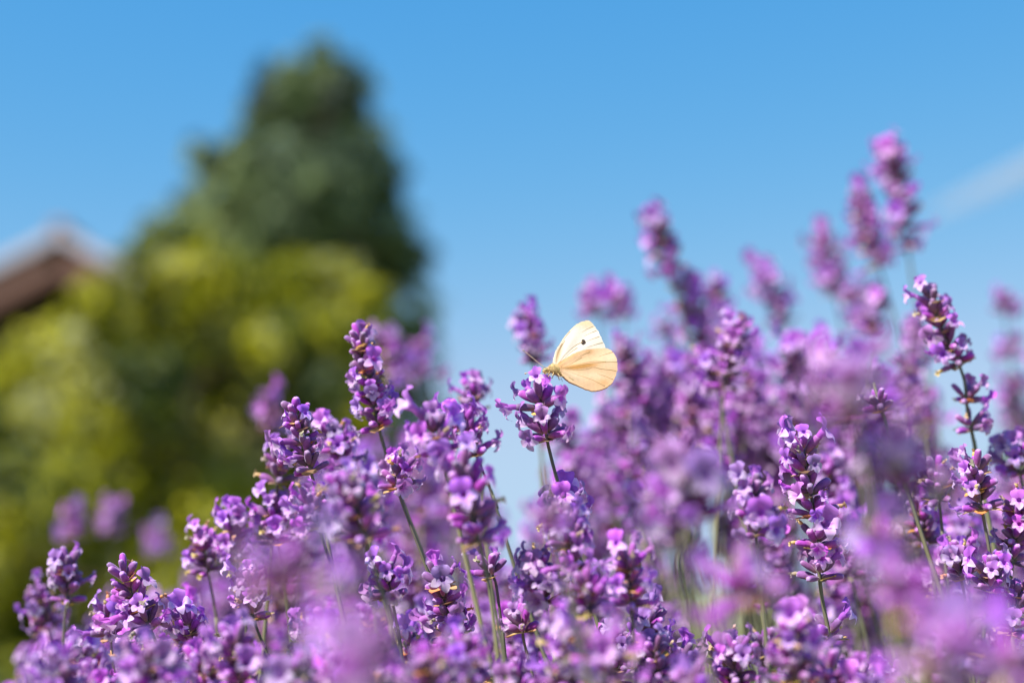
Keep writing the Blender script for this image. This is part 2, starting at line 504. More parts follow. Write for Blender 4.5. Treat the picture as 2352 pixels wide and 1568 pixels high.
def calyx_mb(kind):
    mb = MB(); seg = 8
    prof = {0: [(0, .40), (.5, .62), (1.6, .98), (3.0, 1.18), (4.3, 1.12), (5.2, .92)],
            1: [(0, .38), (.6, .60), (1.8, .88), (3.4, 1.02), (4.8, 1.00), (5.8, .80)],
            2: [(0, .36), (.5, .62), (1.3, 1.02), (2.4, 1.28), (3.5, 1.18), (4.3, .90)]}[kind]
    v, f, gr = [], [], []
    L = prof[-1][0]
    for i, (z, r) in enumerate(prof):
        for k in range(seg):
            a = 2 * math.pi * k / seg
            rr = r * (1 + (0.09 if k % 2 else -0.06) * (0.3 + 0.7 * i / 5))
            bend = -0.10 * (z / L) ** 2
            v.append((rr * math.cos(a) * mm, (rr * math.sin(a) + bend * 4) * mm, z * mm))
            gr.append(0.9 * z / L)
    for i in range(len(prof) - 1):
        for k in range(seg):
            f.append((i * seg + k, i * seg + (k + 1) % seg, (i + 1) * seg + (k + 1) % seg, (i + 1) * seg + k))
    b0 = (len(prof) - 1) * seg
    # closing teeth / rounded end
    r_end = prof[-1][1]
    for k in range(seg):
        a = 2 * math.pi * k / seg
        v.append((r_end * 0.55 * math.cos(a) * mm, (r_end * 0.55 * math.sin(a) - 0.45) * mm, (L + (0.42 if k % 2 else 0.25)) * mm)); gr.append(1.0)
    for k in range(seg):
        f.append((b0 + k, b0 + (k + 1) % seg, b0 + seg + (k + 1) % seg, b0 + seg + k))
    v.append((0, -0.45 * mm, (L + 0.36) * mm)); gr.append(0.95)
    for k in range(seg): f.append((b0 + seg + k, b0 + seg + (k + 1) % seg, len(v) - 1))
    mb.add(v, f, gr, 0.0, 0)
    return mb, L * mm


def corolla_mb(seed):
    r = random.Random(seed)
    mb = MB(); seg = 8
    tilt = math.radians(r.uniform(20, 42))
    n = Vector((0, -math.sin(tilt), math.cos(tilt))); up = Vector((0, math.cos(tilt), math.sin(tilt))); X = Vector((1, 0, 0))
    c0, c1 = Vector((0, -0.3, -0.9)), Vector((0, -0.55, 1.0))
    c2 = c1 + n * 1.1
    pts = [c0 * mm, c1 * mm, c2 * mm]
    tube(mb, pts, [0.62 * mm, 0.75 * mm, 1.05 * mm], seg, cap=False, mat=1, grads=[0.05, 0.12, 0.3])
    centre = c2
    petals = [(90 - 27, 3.1, 1.55, 0), (90 + 27, 3.1, 1.55, 0), (202, 2.3, 1.05, 1), (270, 2.7, 1.2, 1), (338, 2.3, 1.05, 1)]
    for (deg, ln, hw_, low) in petals:
        a = math.radians(deg + r.uniform(-7, 7))
        ln *= r.uniform(0.85, 1.12); hw_ *= r.uniform(0.9, 1.1)
        du = X * math.cos(a) + up * math.sin(a); dv = X * -math.sin(a) + up * math.cos(a)
        rise = (r.uniform(0.7, 1.3) if not low else r.uniform(0.15, 0.6)) + (1.6 if seed % 4 == 3 else 0)
        curl = r.uniform(0.3, 1.2) if not low else r.uniform(0.7, 2.0)
        cup = r.uniform(0.1, 0.7); wv_ = r.uniform(-0.5, 0.5)
        if seed % 4 == 2: hw_ *= 0.75
        v, f, gr = [], [], []
        ns, nt_ = 5, 5
        for i in range(ns):
            s = i / (ns - 1)
            shp = (math.sin(math.pi * (0.18 + 0.70 * s))) ** 0.6
            if i == ns - 1: shp *= 0.72
            for k in range(nt_):
                t = k / (nt_ - 1) * 2 - 1
                notch = -0.10 * (t * t) * s * ln - (0.10 * ln * (1 - t * t) * s ** 6 if not low else 0)
                p = centre + du * (0.75 + ln * s + notch) + dv * (hw_ * shp * t) + n * (rise * math.sin(s * 2.2) - curl * s * s * 0.8 + cup * t * t * s + wv_ * t * s)
                v.append(p * mm)
                gr.append((0.52 + 0.46 * s if low else 0.14 + 0.35 * s) * (1 - 0.25 * (abs(t) < 0.1) * (s < 0.6)))  # lower lobes start paler: their sunlit look is put into the colour
        for i in range(ns - 1):
            for k in range(nt_ - 1):
                f.append((i * nt_ + k, i * nt_ + k + 1, (i + 1) * nt_ + k + 1, (i + 1) * nt_ + k))
        mb.add(v, f, gr, 0.0, 1)
    return mb


def withered_mb(seed):
    r = random.Random(seed)
    mb = MB()
    pts = [Vector((0, -0.4, -0.5)) * mm]
    for i in range(3):
        pts.append(pts[-1] + Vector((r.uniform(-.35, .35), r.uniform(-.4, .1), 0.75)) * mm)
    tube(mb, pts, [0.55 * mm, 0.5 * mm, 0.62 * mm, 0.35 * mm], 6, mat=2, grads=[0.1, 0.4, 0.7, 1])
    for k in range(4):
        a = r.uniform(0, 6.28); e = pts[-1]
        d = Vector((math.cos(a), math.sin(a), r.uniform(-.2, .8))).normalized(); q = d.cross(Vector((0.3, 0.2, 1))).normalized()
        ln = r.uniform(.7, 1.3) * mm
        mb.add([e - q * .35 * mm, e + q * .35 * mm, e + d * ln + q * .45 * mm + Vector((0, 0, .3 * mm)), e + d * ln * 1.1 - q * .3 * mm], [(0, 1, 2, 3)], [0.5, 0.5, 1, 1], 0.0, 2)
    return mb


def bract_mb(seed):
    r = random.Random(seed)
    mb = MB(); v, f, gr = [], [], []
    L, W = r.uniform(3.8, 5.2), r.uniform(1.9, 2.6)
    ns, nt_ = 5, 3
    for i in range(ns):
        s = i / (ns - 1)
        w = W * (math.sin(math.pi * min(1, 0.22 + 0.78 * s)) ** 0.8 if s < 1 else 0.02)
        for k in range(nt_):
            t = k - 1
            v.append((w * t * mm, (0.25 * abs(t) - 0.8 * s * s) * mm, L * s * mm)); gr.append(s)
    for i in range(ns - 1):
        for k in range(nt_ - 1):
            f.append((i * nt_ + k, i * nt_ + k + 1, (i + 1) * nt_ + k + 1, (i + 1) * nt_ + k))
    mb.add(v, f, gr, 0.0, 3)
    return mb


CALYX = [calyx_mb(k) for k in range(3)]
COROLLA = [corolla_mb(s) for s in range(8)]
WITHER = [withered_mb(s) for s in range(3)]
BRACT = [bract_mb(s) for s in range(3)]
CALYX_ME = [c.mesh('calyx', LAV) for c, _ in CALYX]
COROLLA_ME = [c.mesh('corolla', LAV) for c in COROLLA]
WITHER_ME = [c.mesh('withered_corolla', LAV) for c in WITHER]
BRACT_ME = [c.mesh('bract', LAV) for c in BRACT]


def piece_matrix(p, d, t, scale):
    d = d.normalized()
    y = (t - d * t.dot(d))
    if y.length < 1e-4: y = frame_for(d)[0]
    y.normalize()
    x = y.cross(d)
    M = Matrix((x, y, d)).transposed().to_4x4()
    return Matrix.Translation(p) @ M @ Matrix.Scale(scale, 4)


def whorl_plan(r, f, n, op, k=1.0, dry=0.13):
    """directions of the calyces of one whorl; f = 0 at the tip of the spike, 1 at its foot. T is +z."""
    out = []
    ph = r.uniform(0, 6.28)
    tiers = [(0.5, 0.42), (0.5, 1.0)]
    for i in range(n):
        tier = i % 2
        az = ph + 2 * math.pi * i / n + r.uniform(-0.25, 0.25)
        lo, hi = (10, 40) if tier == 0 else (22, 78)
        th = math.radians(lo + (hi - lo) * min(1, 0.15 + f * 1.3) + r.uniform(-8, 8))
        d = Vector((math.sin(th) * math.cos(az), math.sin(th) * math.sin(az), math.cos(th)))
        p = Vector((math.cos(az) * 0.7 * mm, math.sin(az) * 0.7 * mm, r.uniform(-0.8, 0.8) * mm + (1.3 * mm if tier == 0 else -0.4 * mm)))
        u = r.random()
        fl = 'c' if u < op else ('w' if u < op + dry else '')
        out.append((p * k, d, r.randrange(3), r.uniform(0.82, 1.12) * k * (0.8 if f < 0.05 else 1), fl, r.randrange(8), r.uniform(0.72, 1.28)))
    br = []
    for i in range(r.choice((3, 4, 4, 5))):
        az = r.uniform(0, 6.28); th = math.radians(r.uniform(55, 95))
        br.append((Vector((math.cos(az) * 0.6 * mm, math.sin(az) * 0.6 * mm, -1.2 * mm)) * k, Vector((math.sin(th) * math.cos(az), math.sin(th) * math.sin(az), math.cos(th))), r.randrange(3), r.uniform(0.8, 1.1) * k))
    return out, br


def merged_whorl(seed, f, n, op):
    r = random.Random(seed); mb = MB(); Z = Vector((0, 0, 1))
    pl, br = whorl_plan(r, f, n, op)
    for p, d, ci, sc, fl, fi, fs in pl:
        M = piece_matrix(p, d, Z, sc)
        mb.merge(CALYX[ci][0], M, r.random())
        if fl == 'c': mb.merge(COROLLA[fi], M @ Matrix.Translation((0, 0, CALYX[ci][1])) @ Matrix.Scale(fs, 4), r.random())
        if fl == 'w': mb.merge(WITHER[fi % 3], M @ Matrix.Translation((0, 0, CALYX[ci][1])), r.random())
    for p, d, bi, sc in br: mb.merge(BRACT[bi], piece_matrix(p, d, Z, sc), r.random())
    return mb.mesh('flower_whorl', LAV)


SOFT_TIP = [merged_whorl(100 + s, 0.2, 8, 0.3) for s in range(3)]
SOFT_BODY = [merged_whorl(200 + s, 0.9, 12, 0.55) for s in range(6)]

n_sprig = 0


def sprig(tip, foot, r, label, group=None, op=0.4, k=1.0, fine=False, via=(), extra=(), r_foot=None, lean=None, dense=1.0, bare=0, tip_op=None, nper=None, clear=None, wh=None):
    """one flowering stem: tip and foot of its head in the photograph, r = distance / focus distance"""
    global n_sprig
    n_sprig += 1
    rr = random.Random(n_sprig * 977 + 5)
    if not fine:
        if r > 1.25: r = 1 + (r - 1) * 1.5; k *= 1.38
        elif r < 0.8: k *= 1.2
        else: k *= 1.15
    else: k *= 1.1
    d0 = r * FOCUS; d1 = (r_foot or r) * FOCUS
    T, B = at(*tip, d0), at(*foot, d1)
    if wh is None: T = T + (B - T).normalized() * min(4.5 * mm * k, 0.35 * (T - B).length)      # the topmost calyces reach past the last whorl
    path = [T, B] + [at(x, y, d1) for x, y in via]
    last = path[-1]; dirn = (path[-1] - path[-2]).normalized()
    dirn = Vector((dirn.x * 0.8, dirn.y * 0.5 + rr.uniform(-.05, .05), -1)).normalized()
    h1 = last.z * 0.45
    gap = (path[-1] - path[-2]).length
    d_in = (path[-1] - path[-2]).normalized()
    room = last.z - h1
    for q in (1.0, 2.6):
        if gap * q < room * 0.6: path.append(last + d_in.lerp(dirn, q / 3).normalized() * gap * q)
    last = path[-1]
    p1 = last + dirn * ((last.z - h1) / max(0.3, -dirn.z))
    p2 = Vector((p1.x + dirn.x * 0.08, p1.y + dirn.y * 0.05, -0.01))
    path += [p1, p2]
    mid = T.lerp(B, 0.5) + Vector((rr.uniform(-1, 1), rr.uniform(-1, 1), 0)) * (T - B).length * 0.03
    path.insert(1, mid)
    crv = catmull(path, 7)
    acc = [0.0]
    for i in range(1, len(crv)): acc.append(acc[-1] + (crv[i] - crv[i - 1]).length)

    def on(s):
        s = max(0, min(acc[-1], s))
        for i in range(1, len(acc)):
            if acc[i] >= s:
                f = (s - acc[i - 1]) / max(1e-9, acc[i] - acc[i - 1])
                return crv[i - 1].lerp(crv[i], f), (crv[i - 1] - crv[i]).normalized()
        return crv[-1], Vector((0, 0, 1))
    root = empty('lavender_spike', Vector((p2.x, p2.y, 0)))
    tag(root, label, 'lavender', group or 'lavender flower spikes')
    O = Vector((p2.x, p2.y, 0))
    st = MB()
    s_list = [2.5 * mm] + [a for a in acc if a > 3 * mm]
    pts = [on(s)[0] - O for s in s_list]
    rad = [(0.45 + 0.45 * min(1, s / 0.12)) * mm * (0.75 + 0.25 * k) for s in s_list]
    tube(st, pts, rad, 4, grads=[min(1, s / 0.35) for s in s_list], rnd=rr.random())
    st.build('stem', [M_STEM], root)
    headL = (T - B).length
    # whorl distances from the tip
    ws = []
    s = 2.2 * mm * k
    while s < headL - 1.5 * mm:
        ws.append((s, s / headL))
        s += (4.6 + 3.4 * min(1, s / (0.03 * k))) * mm * k / dense * rr.uniform(0.88, 1.12)
    if wh:
        ws = []
        for (x, y, f) in wh:
            e = at(x, y, d1)
            i = min(range(len(crv)), key=lambda j: (crv[j] - e).length)
            ws.append((acc[i], f))
    base_len = len(ws)
    acc_len = headL
    for (x, y) in extra:
        e = at(x, y, d1)
        i = min(range(len(crv)), key=lambda j: (crv[j] - e).length)
        ws.append((acc[i], 1.0))
    for j, (s, f) in enumerate(ws):
        p, t = on(s); p = p - O
        x, y, _ = frame_for(t)
        R = Matrix((x, y, t)).transposed()
        last_one = j >= base_len - 1
        if fine:
            n = nper or ((6 if f < 0.12 else rr.choice((8, 9, 10))) if j < base_len else rr.choice((6, 7, 8)))
            o_ = op if tip_op is None else tip_op + (op - tip_op) * min(1, f * 1.4)
            pl, br = whorl_plan(rr, f, n, o_, k)
            for q, d, ci, sc, fl, fi, fs in pl:
                M = piece_matrix(p + R @ q, R @ d, t, sc)
                c = link('calyx', CALYX_ME[ci], root, M)
                Mt = Matrix.Translation((0, 0, CALYX[ci][1]))
                if clear and fl == 'c' and (O + M @ Vector((0, 0, CALYX[ci][1] * 1.5)) - clear[0]).length < clear[1]: fl = ''
                if fl == 'c': link('corolla', COROLLA_ME[fi], c, Mt @ Matrix.Scale(fs, 4))
                elif fl == 'w': link('withered_corolla', WITHER_ME[fi % 3], c, Mt)
            for q, d, bi, sc in br:
                link('bract', BRACT_ME[bi], root, piece_matrix(p + R @ q, R @ d, t, sc))
        else:
            me = rr.choice(SOFT_TIP) if f < 0.15 else rr.choice(SOFT_BODY)
            M = Matrix.Translation(p) @ R.to_4x4() @ Matrix.Rotation(rr.uniform(0, 6.28), 4, 'Z') @ Matrix.Scale(k * rr.uniform(0.85, 1.1), 4)
            link('flower_whorl', me, root, M)
    return root


# ------------------------------------------------------------------ the lavender spikes one can tell apart
S = sprig
# in or near the plane of focus
S((1236, 900), (1257, 1012), 1.0, 'sharp violet lavender spike with the butterfly sitting on it', op=0.55, k=1.22, fine=True, via=[(1275, 1085), (1298, 1165), (1345, 1330)], extra=[(1300, 1185)], nper=11, wh=[(1231, 938, 0.55), (1256, 1006, 0.85)], clear=(at(1262, 848, FOCUS), 0.0075))
S((820, 750), (873, 995), 1.06, 'tall budding lavender spike in front of the shrub, left of the butterfly', op=0.5, tip_op=0.0, fine=True, via=[(910, 1110), (975, 1285)], extra=[(908, 1108)], k=1.0, dense=1.35)
S((668, 912), (722, 1112), 1.0, 'sharp lavender spike of plump buds with one open flower on its tip', op=0.22, fine=True, via=[(738, 1175), (770, 1330)], extra=[(734, 1160)], k=1.0, dense=1.25)
S((1838, 985), (1885, 1352), 1.0, 'long sharp lavender spike with brown withered tips, right of centre', op=0.42, fine=True, via=[(1905, 1460), (1920, 1568)], extra=[(1905, 1465)], k=1.12, dense=0.85)
S((1000, 1290), (1048, 1485), 1.0, 'sharp lavender spike in full flower below centre, on a dark bare stem', op=0.5, fine=True, via=[(1075, 1560)], k=1.05)
S((1118, 1275), (1140, 1345), 1.0, 'short sharp lavender tuft just right of the flowering one below centre', op=0.4, fine=True, via=[(1150, 1420)], k=1.0)
S((1192, 1400), (1204, 1475), 0.98, 'lavender spike on a thick pale green stem at the bottom edge', op=0.4, fine=True, via=[(1228, 1568)], k=1.05)
S((268, 1278), (348, 1450), 1.0, 'sharp lavender spike with a blue-grey budding tip at the lower left', op=0.45, tip_op=0.0, fine=True, k=1.05)
S((498, 1462), (528, 1572), 1.0, 'sharp dark-budded lavender spike at the bottom edge, left', op=0.2, tip_op=0.0, fine=True, k=1.1)
S((560, 1300), (592, 1448), 1.03, 'pale flowering lavender spike leaning above the dark-budded one at left', op=0.55, fine=True, via=[(640, 1560)])
S((418, 1400), (452, 1500), 1.02, 'open-flowered lavender spike between the two sharp budding ones at left', op=0.5, fine=True)
S((2125, 655), (2212, 862), 1.1, 'leaning lavender spike against the sky at right, reddish buds at its foot', op=0.4, fine=True, via=[(2222, 940), (2236, 1010)], extra=[(2216, 918), (2230, 985)])
S((2232, 1035), (2262, 1205), 1.02, 'sharp lavender spike with dark upright buds near the right edge', op=0.3, fine=True, k=1.05)
S((2150, 1050), (2160, 1172), 1.06, 'dense rounded cluster of small purple lavender buds at right', op=0.12, fine=True, dense=1.5)
S((2342, 1120), (2325, 1300), 1.03, 'lavender spike cut by the right edge, pale petals and tan bracts', op=0.5, fine=True)
S((2285, 1270), (2268, 1385), 1.0, 'flowering lavender spike with a starry pale flower by the right edge', op=0.55, fine=True)
S((2348, 1320), (2310, 1500), 1.0, 'lavender spike leaning out of the lower right edge', op=0.4, fine=True)
S((2012, 1526), (2080, 1575), 1.0, 'small sharp bluish lavender bud tip low at the bottom right', op=0.1, fine=True)
S((1722, 1085), (1738, 1245), 0.93, 'soft lavender spike with orange bracts, left of the long sharp one', op=0.5, fine=True, k=1.05)
S((1690, 722), (1660, 925), 1.22, 'slightly blurred lavender spike with loose whorls, upper right of the butterfly', op=0.5, fine=True, via=[(1655, 1000)])
S((1625, 790), (1650, 900), 1.25, 'blurred dark lavender spike left of the loose-whorled one', op=0.4)
S((1208, 706), (1228, 858), 1.32, 'small lavender spike in the sky directly behind the butterfly head', op=0.4, fine=True, via=[(1240, 1000)])
S((1078, 872), (1092, 988), 1.15, 'pink-tipped lavender spike in front of the sky gap left of the butterfly', op=0.55, fine=True)
S((160, 1262), (150, 1405), 1.1, 'soft lavender spike near the left edge, tallest of its clump', op=0.45, fine=True)
S((243, 1375), (258, 1500), 1.05, 'lavender spike crowded with petals at lower left, below the blue-grey tip', op=0.5, fine=True)
S((86, 1335), (112, 1455), 1.2, 'leftmost pinkish lavender spike of the lower left clump', op=0.45, fine=True)
S((182, 1475), (192, 1580), 1.12, 'pale blurred lavender spike at the bottom left corner', op=0.5, fine=True)
S((300, 1470), (318, 1580), 1.03, 'dark violet lavender spike with a white-lipped flower at the bottom left', op=0.5, fine=True)
S((378, 1480), (392, 1580), 1.06, 'lavender spike at the bottom edge between the white-lipped and the dark-budded ones', op=0.4, fine=True)
S((458, 1205), (482, 1335), 1.12, 'soft lavender spike with pale open lips, left of the large pink blur', op=0.55, fine=True)
S((530, 1165), (548, 1300), 1.1, 'lavender spike rising over the lower left clump against the dark shrub', op=0.55, fine=True)
S((645, 1025), (635, 1140), 1.1, 'lavender spike of beaded buds at the left flank of the central mass', op=0.15, fine=True)
S((618, 1130), (640, 1250), 1.1, 'lavender spike below the beaded one on the left flank', op=0.4, fine=True)
S((752, 960), (800, 1085), 1.1, 'pale lavender spike tucked between the two tall ones left of centre', op=0.6, fine=True)
S((925, 1040), (915, 1130), 1.03, 'lavender whorl with dark blue buds on a bare green stem left of centre', op=0.5, fine=True, via=[(975, 1290)])
S((1042, 930), (1100, 1060), 1.06, 'lavender spike with long pale petals under the sky gap', op=0.6, fine=True)
S((985, 950), (1015, 1050), 0.92, 'soft foreground lavender spike with glossy white lips, centre left', op=0.65, fine=True, k=1.05)
S((1052, 1035), (1108, 1275), 0.88, 'large dark lavender spike with tan bracts running down the centre', op=0.35, fine=True, k=1.1)
S((782, 1080), (850, 1275), 0.86, 'broad dark magenta lavender spike, centre left', op=0.35, fine=True, k=1.1)
S((700, 1120), (745, 1250), 0.95, 'lavender spike with a bluish two-lipped flower left of the broad magenta one', op=0.5, fine=True)
S((1285, 1165), (1325, 1330), 0.92, 'lavender spike below the butterfly stem with a pale round flower', op=0.55, fine=True)
S((1335, 1300), (1362, 1450), 0.88, 'soft bright lavender spike below centre, right of the flowering one', op=0.55, fine=True, k=1.05)
S((1228, 1255), (1256, 1405), 0.95, 'violet lavender spike between the short tuft and the butterfly stem', op=0.5, fine=True)
S((1440, 1250), (1452, 1420), 0.9, 'lavender spike with a glossy white petal, left of the green gap', op=0.55, fine=True)
S((1492, 1385), (1484, 1500), 0.97, 'lavender spike with twisted pale petals in front of the green gap', op=0.55, fine=True)
S((1562, 1480), (1552, 1585), 0.96, 'lavender spike at the bottom edge under the green gap', op=0.5, fine=True)
S((1662, 1455), (1672, 1570), 1.0, 'lavender spike of small round buds at the bottom edge, right of centre', op=0.3, fine=True)
S((1752, 1440), (1772, 1575), 0.94, 'lavender spike in deep shade at the bottom edge, right of centre', op=0.25, fine=True)
S((1420, 1440), (1412, 1575), 1.0, 'lavender spike with purple lips at the bottom edge, centre', op=0.5, fine=True)
S((1305, 1450), (1310, 1580), 1.02, 'dark lavender spike at the bottom edge right of the thick pale stem', op=0.4, fine=True)
S((1100, 1510), (1120, 1590), 1.0, 'budding lavender tip at the bottom edge left of the thick pale stem', op=0.2, fine=True)
S((940, 1440), (950, 1570), 1.06, 'lavender spike at the bottom edge left of the flowering one', op=0.5, fine=True)
S((700, 1420), (712, 1570), 1.05, 'lavender spike behind the large pink blurs at the bottom', op=0.5, fine=True)
S((880, 1280), (905, 1400), 0.97, 'lavender spike with orange-brown bracts below the broad magenta one', op=0.4, fine=True)
S((2330, 1010), (2345, 1100), 1.12, 'lavender tip at the right edge above the pale-petalled one', op=0.5, fine=True)
S((2200, 1240), (2215, 1370), 1.04, 'lavender spike below the dense bud cluster at right', op=0.4, fine=True)
S((2105, 1130), (2130, 1260), 1.1, 'lavender spike left of the dense bud cluster, half hidden', op=0.4, fine=True)
S((2008, 905), (2030, 960), 1.05, 'small sharp lavender tip peeping from behind the big pink blur at right', op=0.3, fine=True)
# blurred, closer to the camera
S((1545, 985), (1598, 1225), 0.74, 'wide blurred foreground lavender spike with a white sheen, right of centre', op=0.55, k=1.15, via=[(1560, 1300), (1610, 1470)])
S((1692, 1300), (1722, 1420), 0.66, 'blurred foreground lavender head with a dark lower whorl, right of the green gap', op=0.5, k=1.0, via=[(1770, 1568)])
S((640, 1250), (668, 1400), 0.53, 'large pink foreground blur of a lavender head, lower left of centre', op=0.6)
S((820, 1430), (850, 1600), 0.49, 'largest and softest mauve lavender blur at the bottom edge', op=0.6)
S((2062, 990), (2085, 1175), 0.66, 'dark blurred foreground lavender head with tan patches at right', op=0.3)
S((2160, 1400), (2190, 1600), 0.51, 'huge soft violet foreground lavender blur at the lower right', op=0.6)
S((2015, 1200), (2050, 1325), 0.64, 'blurred pink foreground lavender head just right of the long sharp spike', op=0.55)
S((1935, 790), (1965, 960), 0.64, 'soft pink foreground lavender head against the sky at right', op=0.6)
S((2320, 1480), (2330, 1600), 0.6, 'blurred foreground lavender head in the lower right corner', op=0.5)
S((1260, 1160), (1275, 1215), 0.72, 'pale round foreground lavender blur below the butterfly stem', op=0.7, k=0.7)
S((2080, 1300), (2075, 1420), 0.6, 'dark violet foreground blur between the long sharp spike and the huge blur', op=0.3)
# blurred, farther away
S((872, 752), (955, 905), 1.42, 'blurred pink lavender spike just behind the tall budding one', op=0.55)
S((955, 775), (985, 890), 1.5, 'blurred mauve lavender spike touching the right edge of the dark tree', op=0.5)
S((612, 888), (622, 990), 1.5, 'blurred pink lavender head left of the one with an open flower on its tip', op=0.6)
S((1362, 652), (1376, 748), 1.48, 'blurred reddish lavender spike above the butterfly wing', op=0.4)
S((1424, 662), (1432, 752), 1.55, 'pale blurred lavender spike above and right of the butterfly wing', op=0.6)
S((1428, 768), (1445, 900), 1.3, 'blurred lavender spike with white petals touching the butterfly wing', op=0.65)
S((1455, 850), (1510, 985), 1.32, 'blurred dark-centred lavender spike right of the butterfly wing', op=0.4)
S((1500, 485), (1548, 655), 1.4, 'tall blurred lavender spike against the sky, above and right of the butterfly', op=0.5)
S((1568, 630), (1640, 850), 1.42, 'blurred lavender spike slanting down right of the tall one', op=0.55, dense=1.2)
S((1640, 645), (1655, 760), 1.48, 'blurred pale lavender head beside the slanting one', op=0.6)
S((1742, 597), (1802, 742), 1.55, 'slim blurred lavender spike bending left against the sky', op=0.5, via=[(1830, 900)])
S((1882, 530), (1925, 705), 1.6, 'slim blurred lavender spike left of the two tallest ones', op=0.5)
S((1950, 655), (1998, 785), 1.5, 'blurred dark lavender spike below the two tallest ones', op=0.3)
S((2042, 312), (2090, 605), 1.4, 'tallest blurred lavender spike, reaching high into the sky at right', op=0.5)
S((1968, 438), (2022, 622), 1.42, 'thick blurred lavender spike leaning on the tallest one', op=0.55, dense=1.15)
S((2020, 662), (2000, 780), 1.4, 'small blurred lavender spike under the tallest one', op=0.35)
S((2304, 658), (2310, 735), 1.6, 'lone blurred lavender spike by the right edge of the sky', op=0.5, via=[(2322, 830), (2340, 980)], extra=[(2318, 820), (2330, 900)])
S((2325, 880), (2335, 1000), 1.62, 'blurred lavender spike below the lone one at the right edge', op=0.4)
S((2095, 722), (2110, 850), 1.35, 'pale blurred lavender spike left of the leaning one at right', op=0.5)
S((1808, 762), (1842, 900), 1.3, 'blurred lavender spike below the slim bent one', op=0.45)
S((172, 1156), (168, 1260), 1.7, 'blurred pink lavender tip, left of three standing before the shrub', op=0.5)
S((255, 1146), (260, 1235), 1.8, 'blurred pink lavender tip, middle one of three before the shrub', op=0.6)
S((362, 1202), (366, 1285), 1.9, 'blurred pink lavender tip, right of three standing before the shrub', op=0.6)
S((1520, 732), (1540, 782), 1.5, 'small blurred lavender tip in the sky between two taller spikes', op=0.2)
S((1290, 960), (1305, 1045), 1.3, 'blurred lavender spike beside the foot of the butterfly spike', op=0.5)
S((1385, 960), (1402, 1085), 1.35, 'blurred lavender spike below the butterfly wing', op=0.5)
S((1740, 905), (1745, 1020), 1.35, 'blurred lavender spike above the orange-bracted one', op=0.5)
S((1890, 860), (1900, 960), 1.4, 'blurred lavender spike under the soft pink foreground head', op=0.5)
S((2120, 900), (2130, 1010), 1.5, 'blurred lavender spike in the blue gap left of the leaning one', op=0.5)

# ------------------------------------------------------------------ the crowd behind and between them
ENV = [(0, 1570), (60, 1500), (150, 1380), (350, 1340), (430, 1270), (560, 1240), (620, 1140), (700, 1060), (800, 1000), (900, 960), (1000, 950), (1090, 1040), (1140, 1190), (1230, 1190), (1300, 1010),
       (1400, 990), (1450, 900), (1600, 830), (1800, 800), (1900, 800), (2060, 860), (2130, 1020), (2250, 1080), (2352, 1060)]
ex, ey = [a for a, _ in ENV], [b for _, b in ENV]
LM = [(1245, 940, 'the butterfly spike'), (845, 870, 'the tall budding spike'), (695, 1010, 'the spike with one open tip flower'), (1860, 1170, 'the long sharp spike'), (1025, 1390, 'the full-flowered spike below centre'),
      (1200, 1440, 'the thick pale stem'), (305, 1360, 'the blue-grey tipped spike'), (512, 1510, 'the dark-budded spike at left'), (2170, 760, 'the leaning spike at right'), (2160, 1110, 'the dense bud cluster'),
      (2245, 1120, 'the dark upright buds at right'), (1730, 1165, 'the orange-bracted spike'), (1675, 820, 'the loose-whorled spike'), (1218, 785, 'the small spike behind the butterfly'), (1085, 930, 'the pink-tipped spike'),
      (155, 1335, 'the tallest spike of the left clump'), (640, 1080, 'the beaded bud spike'), (1080, 1150, 'the dark central spike'), (815, 1180, 'the broad magenta spike'), (1570, 1100, 'the wide white-sheened head'),
      (1705, 1360, 'the head with a dark lower whorl'), (655, 1320, 'the large pink blur'), (835, 1500, 'the largest mauve blur'), (2070, 1080, 'the tan-patched blur'), (2175, 1490, 'the huge violet blur'),
      (1950, 870, 'the soft pink head at right'), (1525, 570, 'the tall blurred spike'), (1780, 670, 'the slim bent spike'), (2308, 700, 'the lone spike at the right edge'), (1440, 835, 'the butterfly wing'),
      (1490, 1440, 'the twisted pale petals'), (1350, 1380, 'the bright spike below centre'), (1762, 1510, 'the deep-shaded spike'), (2330, 1210, 'the spike cut by the right edge'), (2330, 1410, 'the spike leaning out of the edge'),
      (470, 1270, 'the pale open-lipped spike'), (185, 1530, 'the bottom left corner spike'), (1130, 1310, 'the short sharp tuft'), (1305, 1250, 'the pale round flower')]
used = set()


def crowd_label(kind, x, y):
    for px_, py_, nm in sorted(LM, key=lambda q: (q[0] - x) ** 2 + (q[1] - y) ** 2):
        dx, dy = x - px_, y - py_
        rel = ('left of ' if dx < 0 else 'right of ') if abs(dx) > abs(dy) else ('above ' if dy < 0 else 'below ')
        lab = kind + ' ' + rel + nm
        if lab not in used:
            used.add(lab)
            return lab
    return None


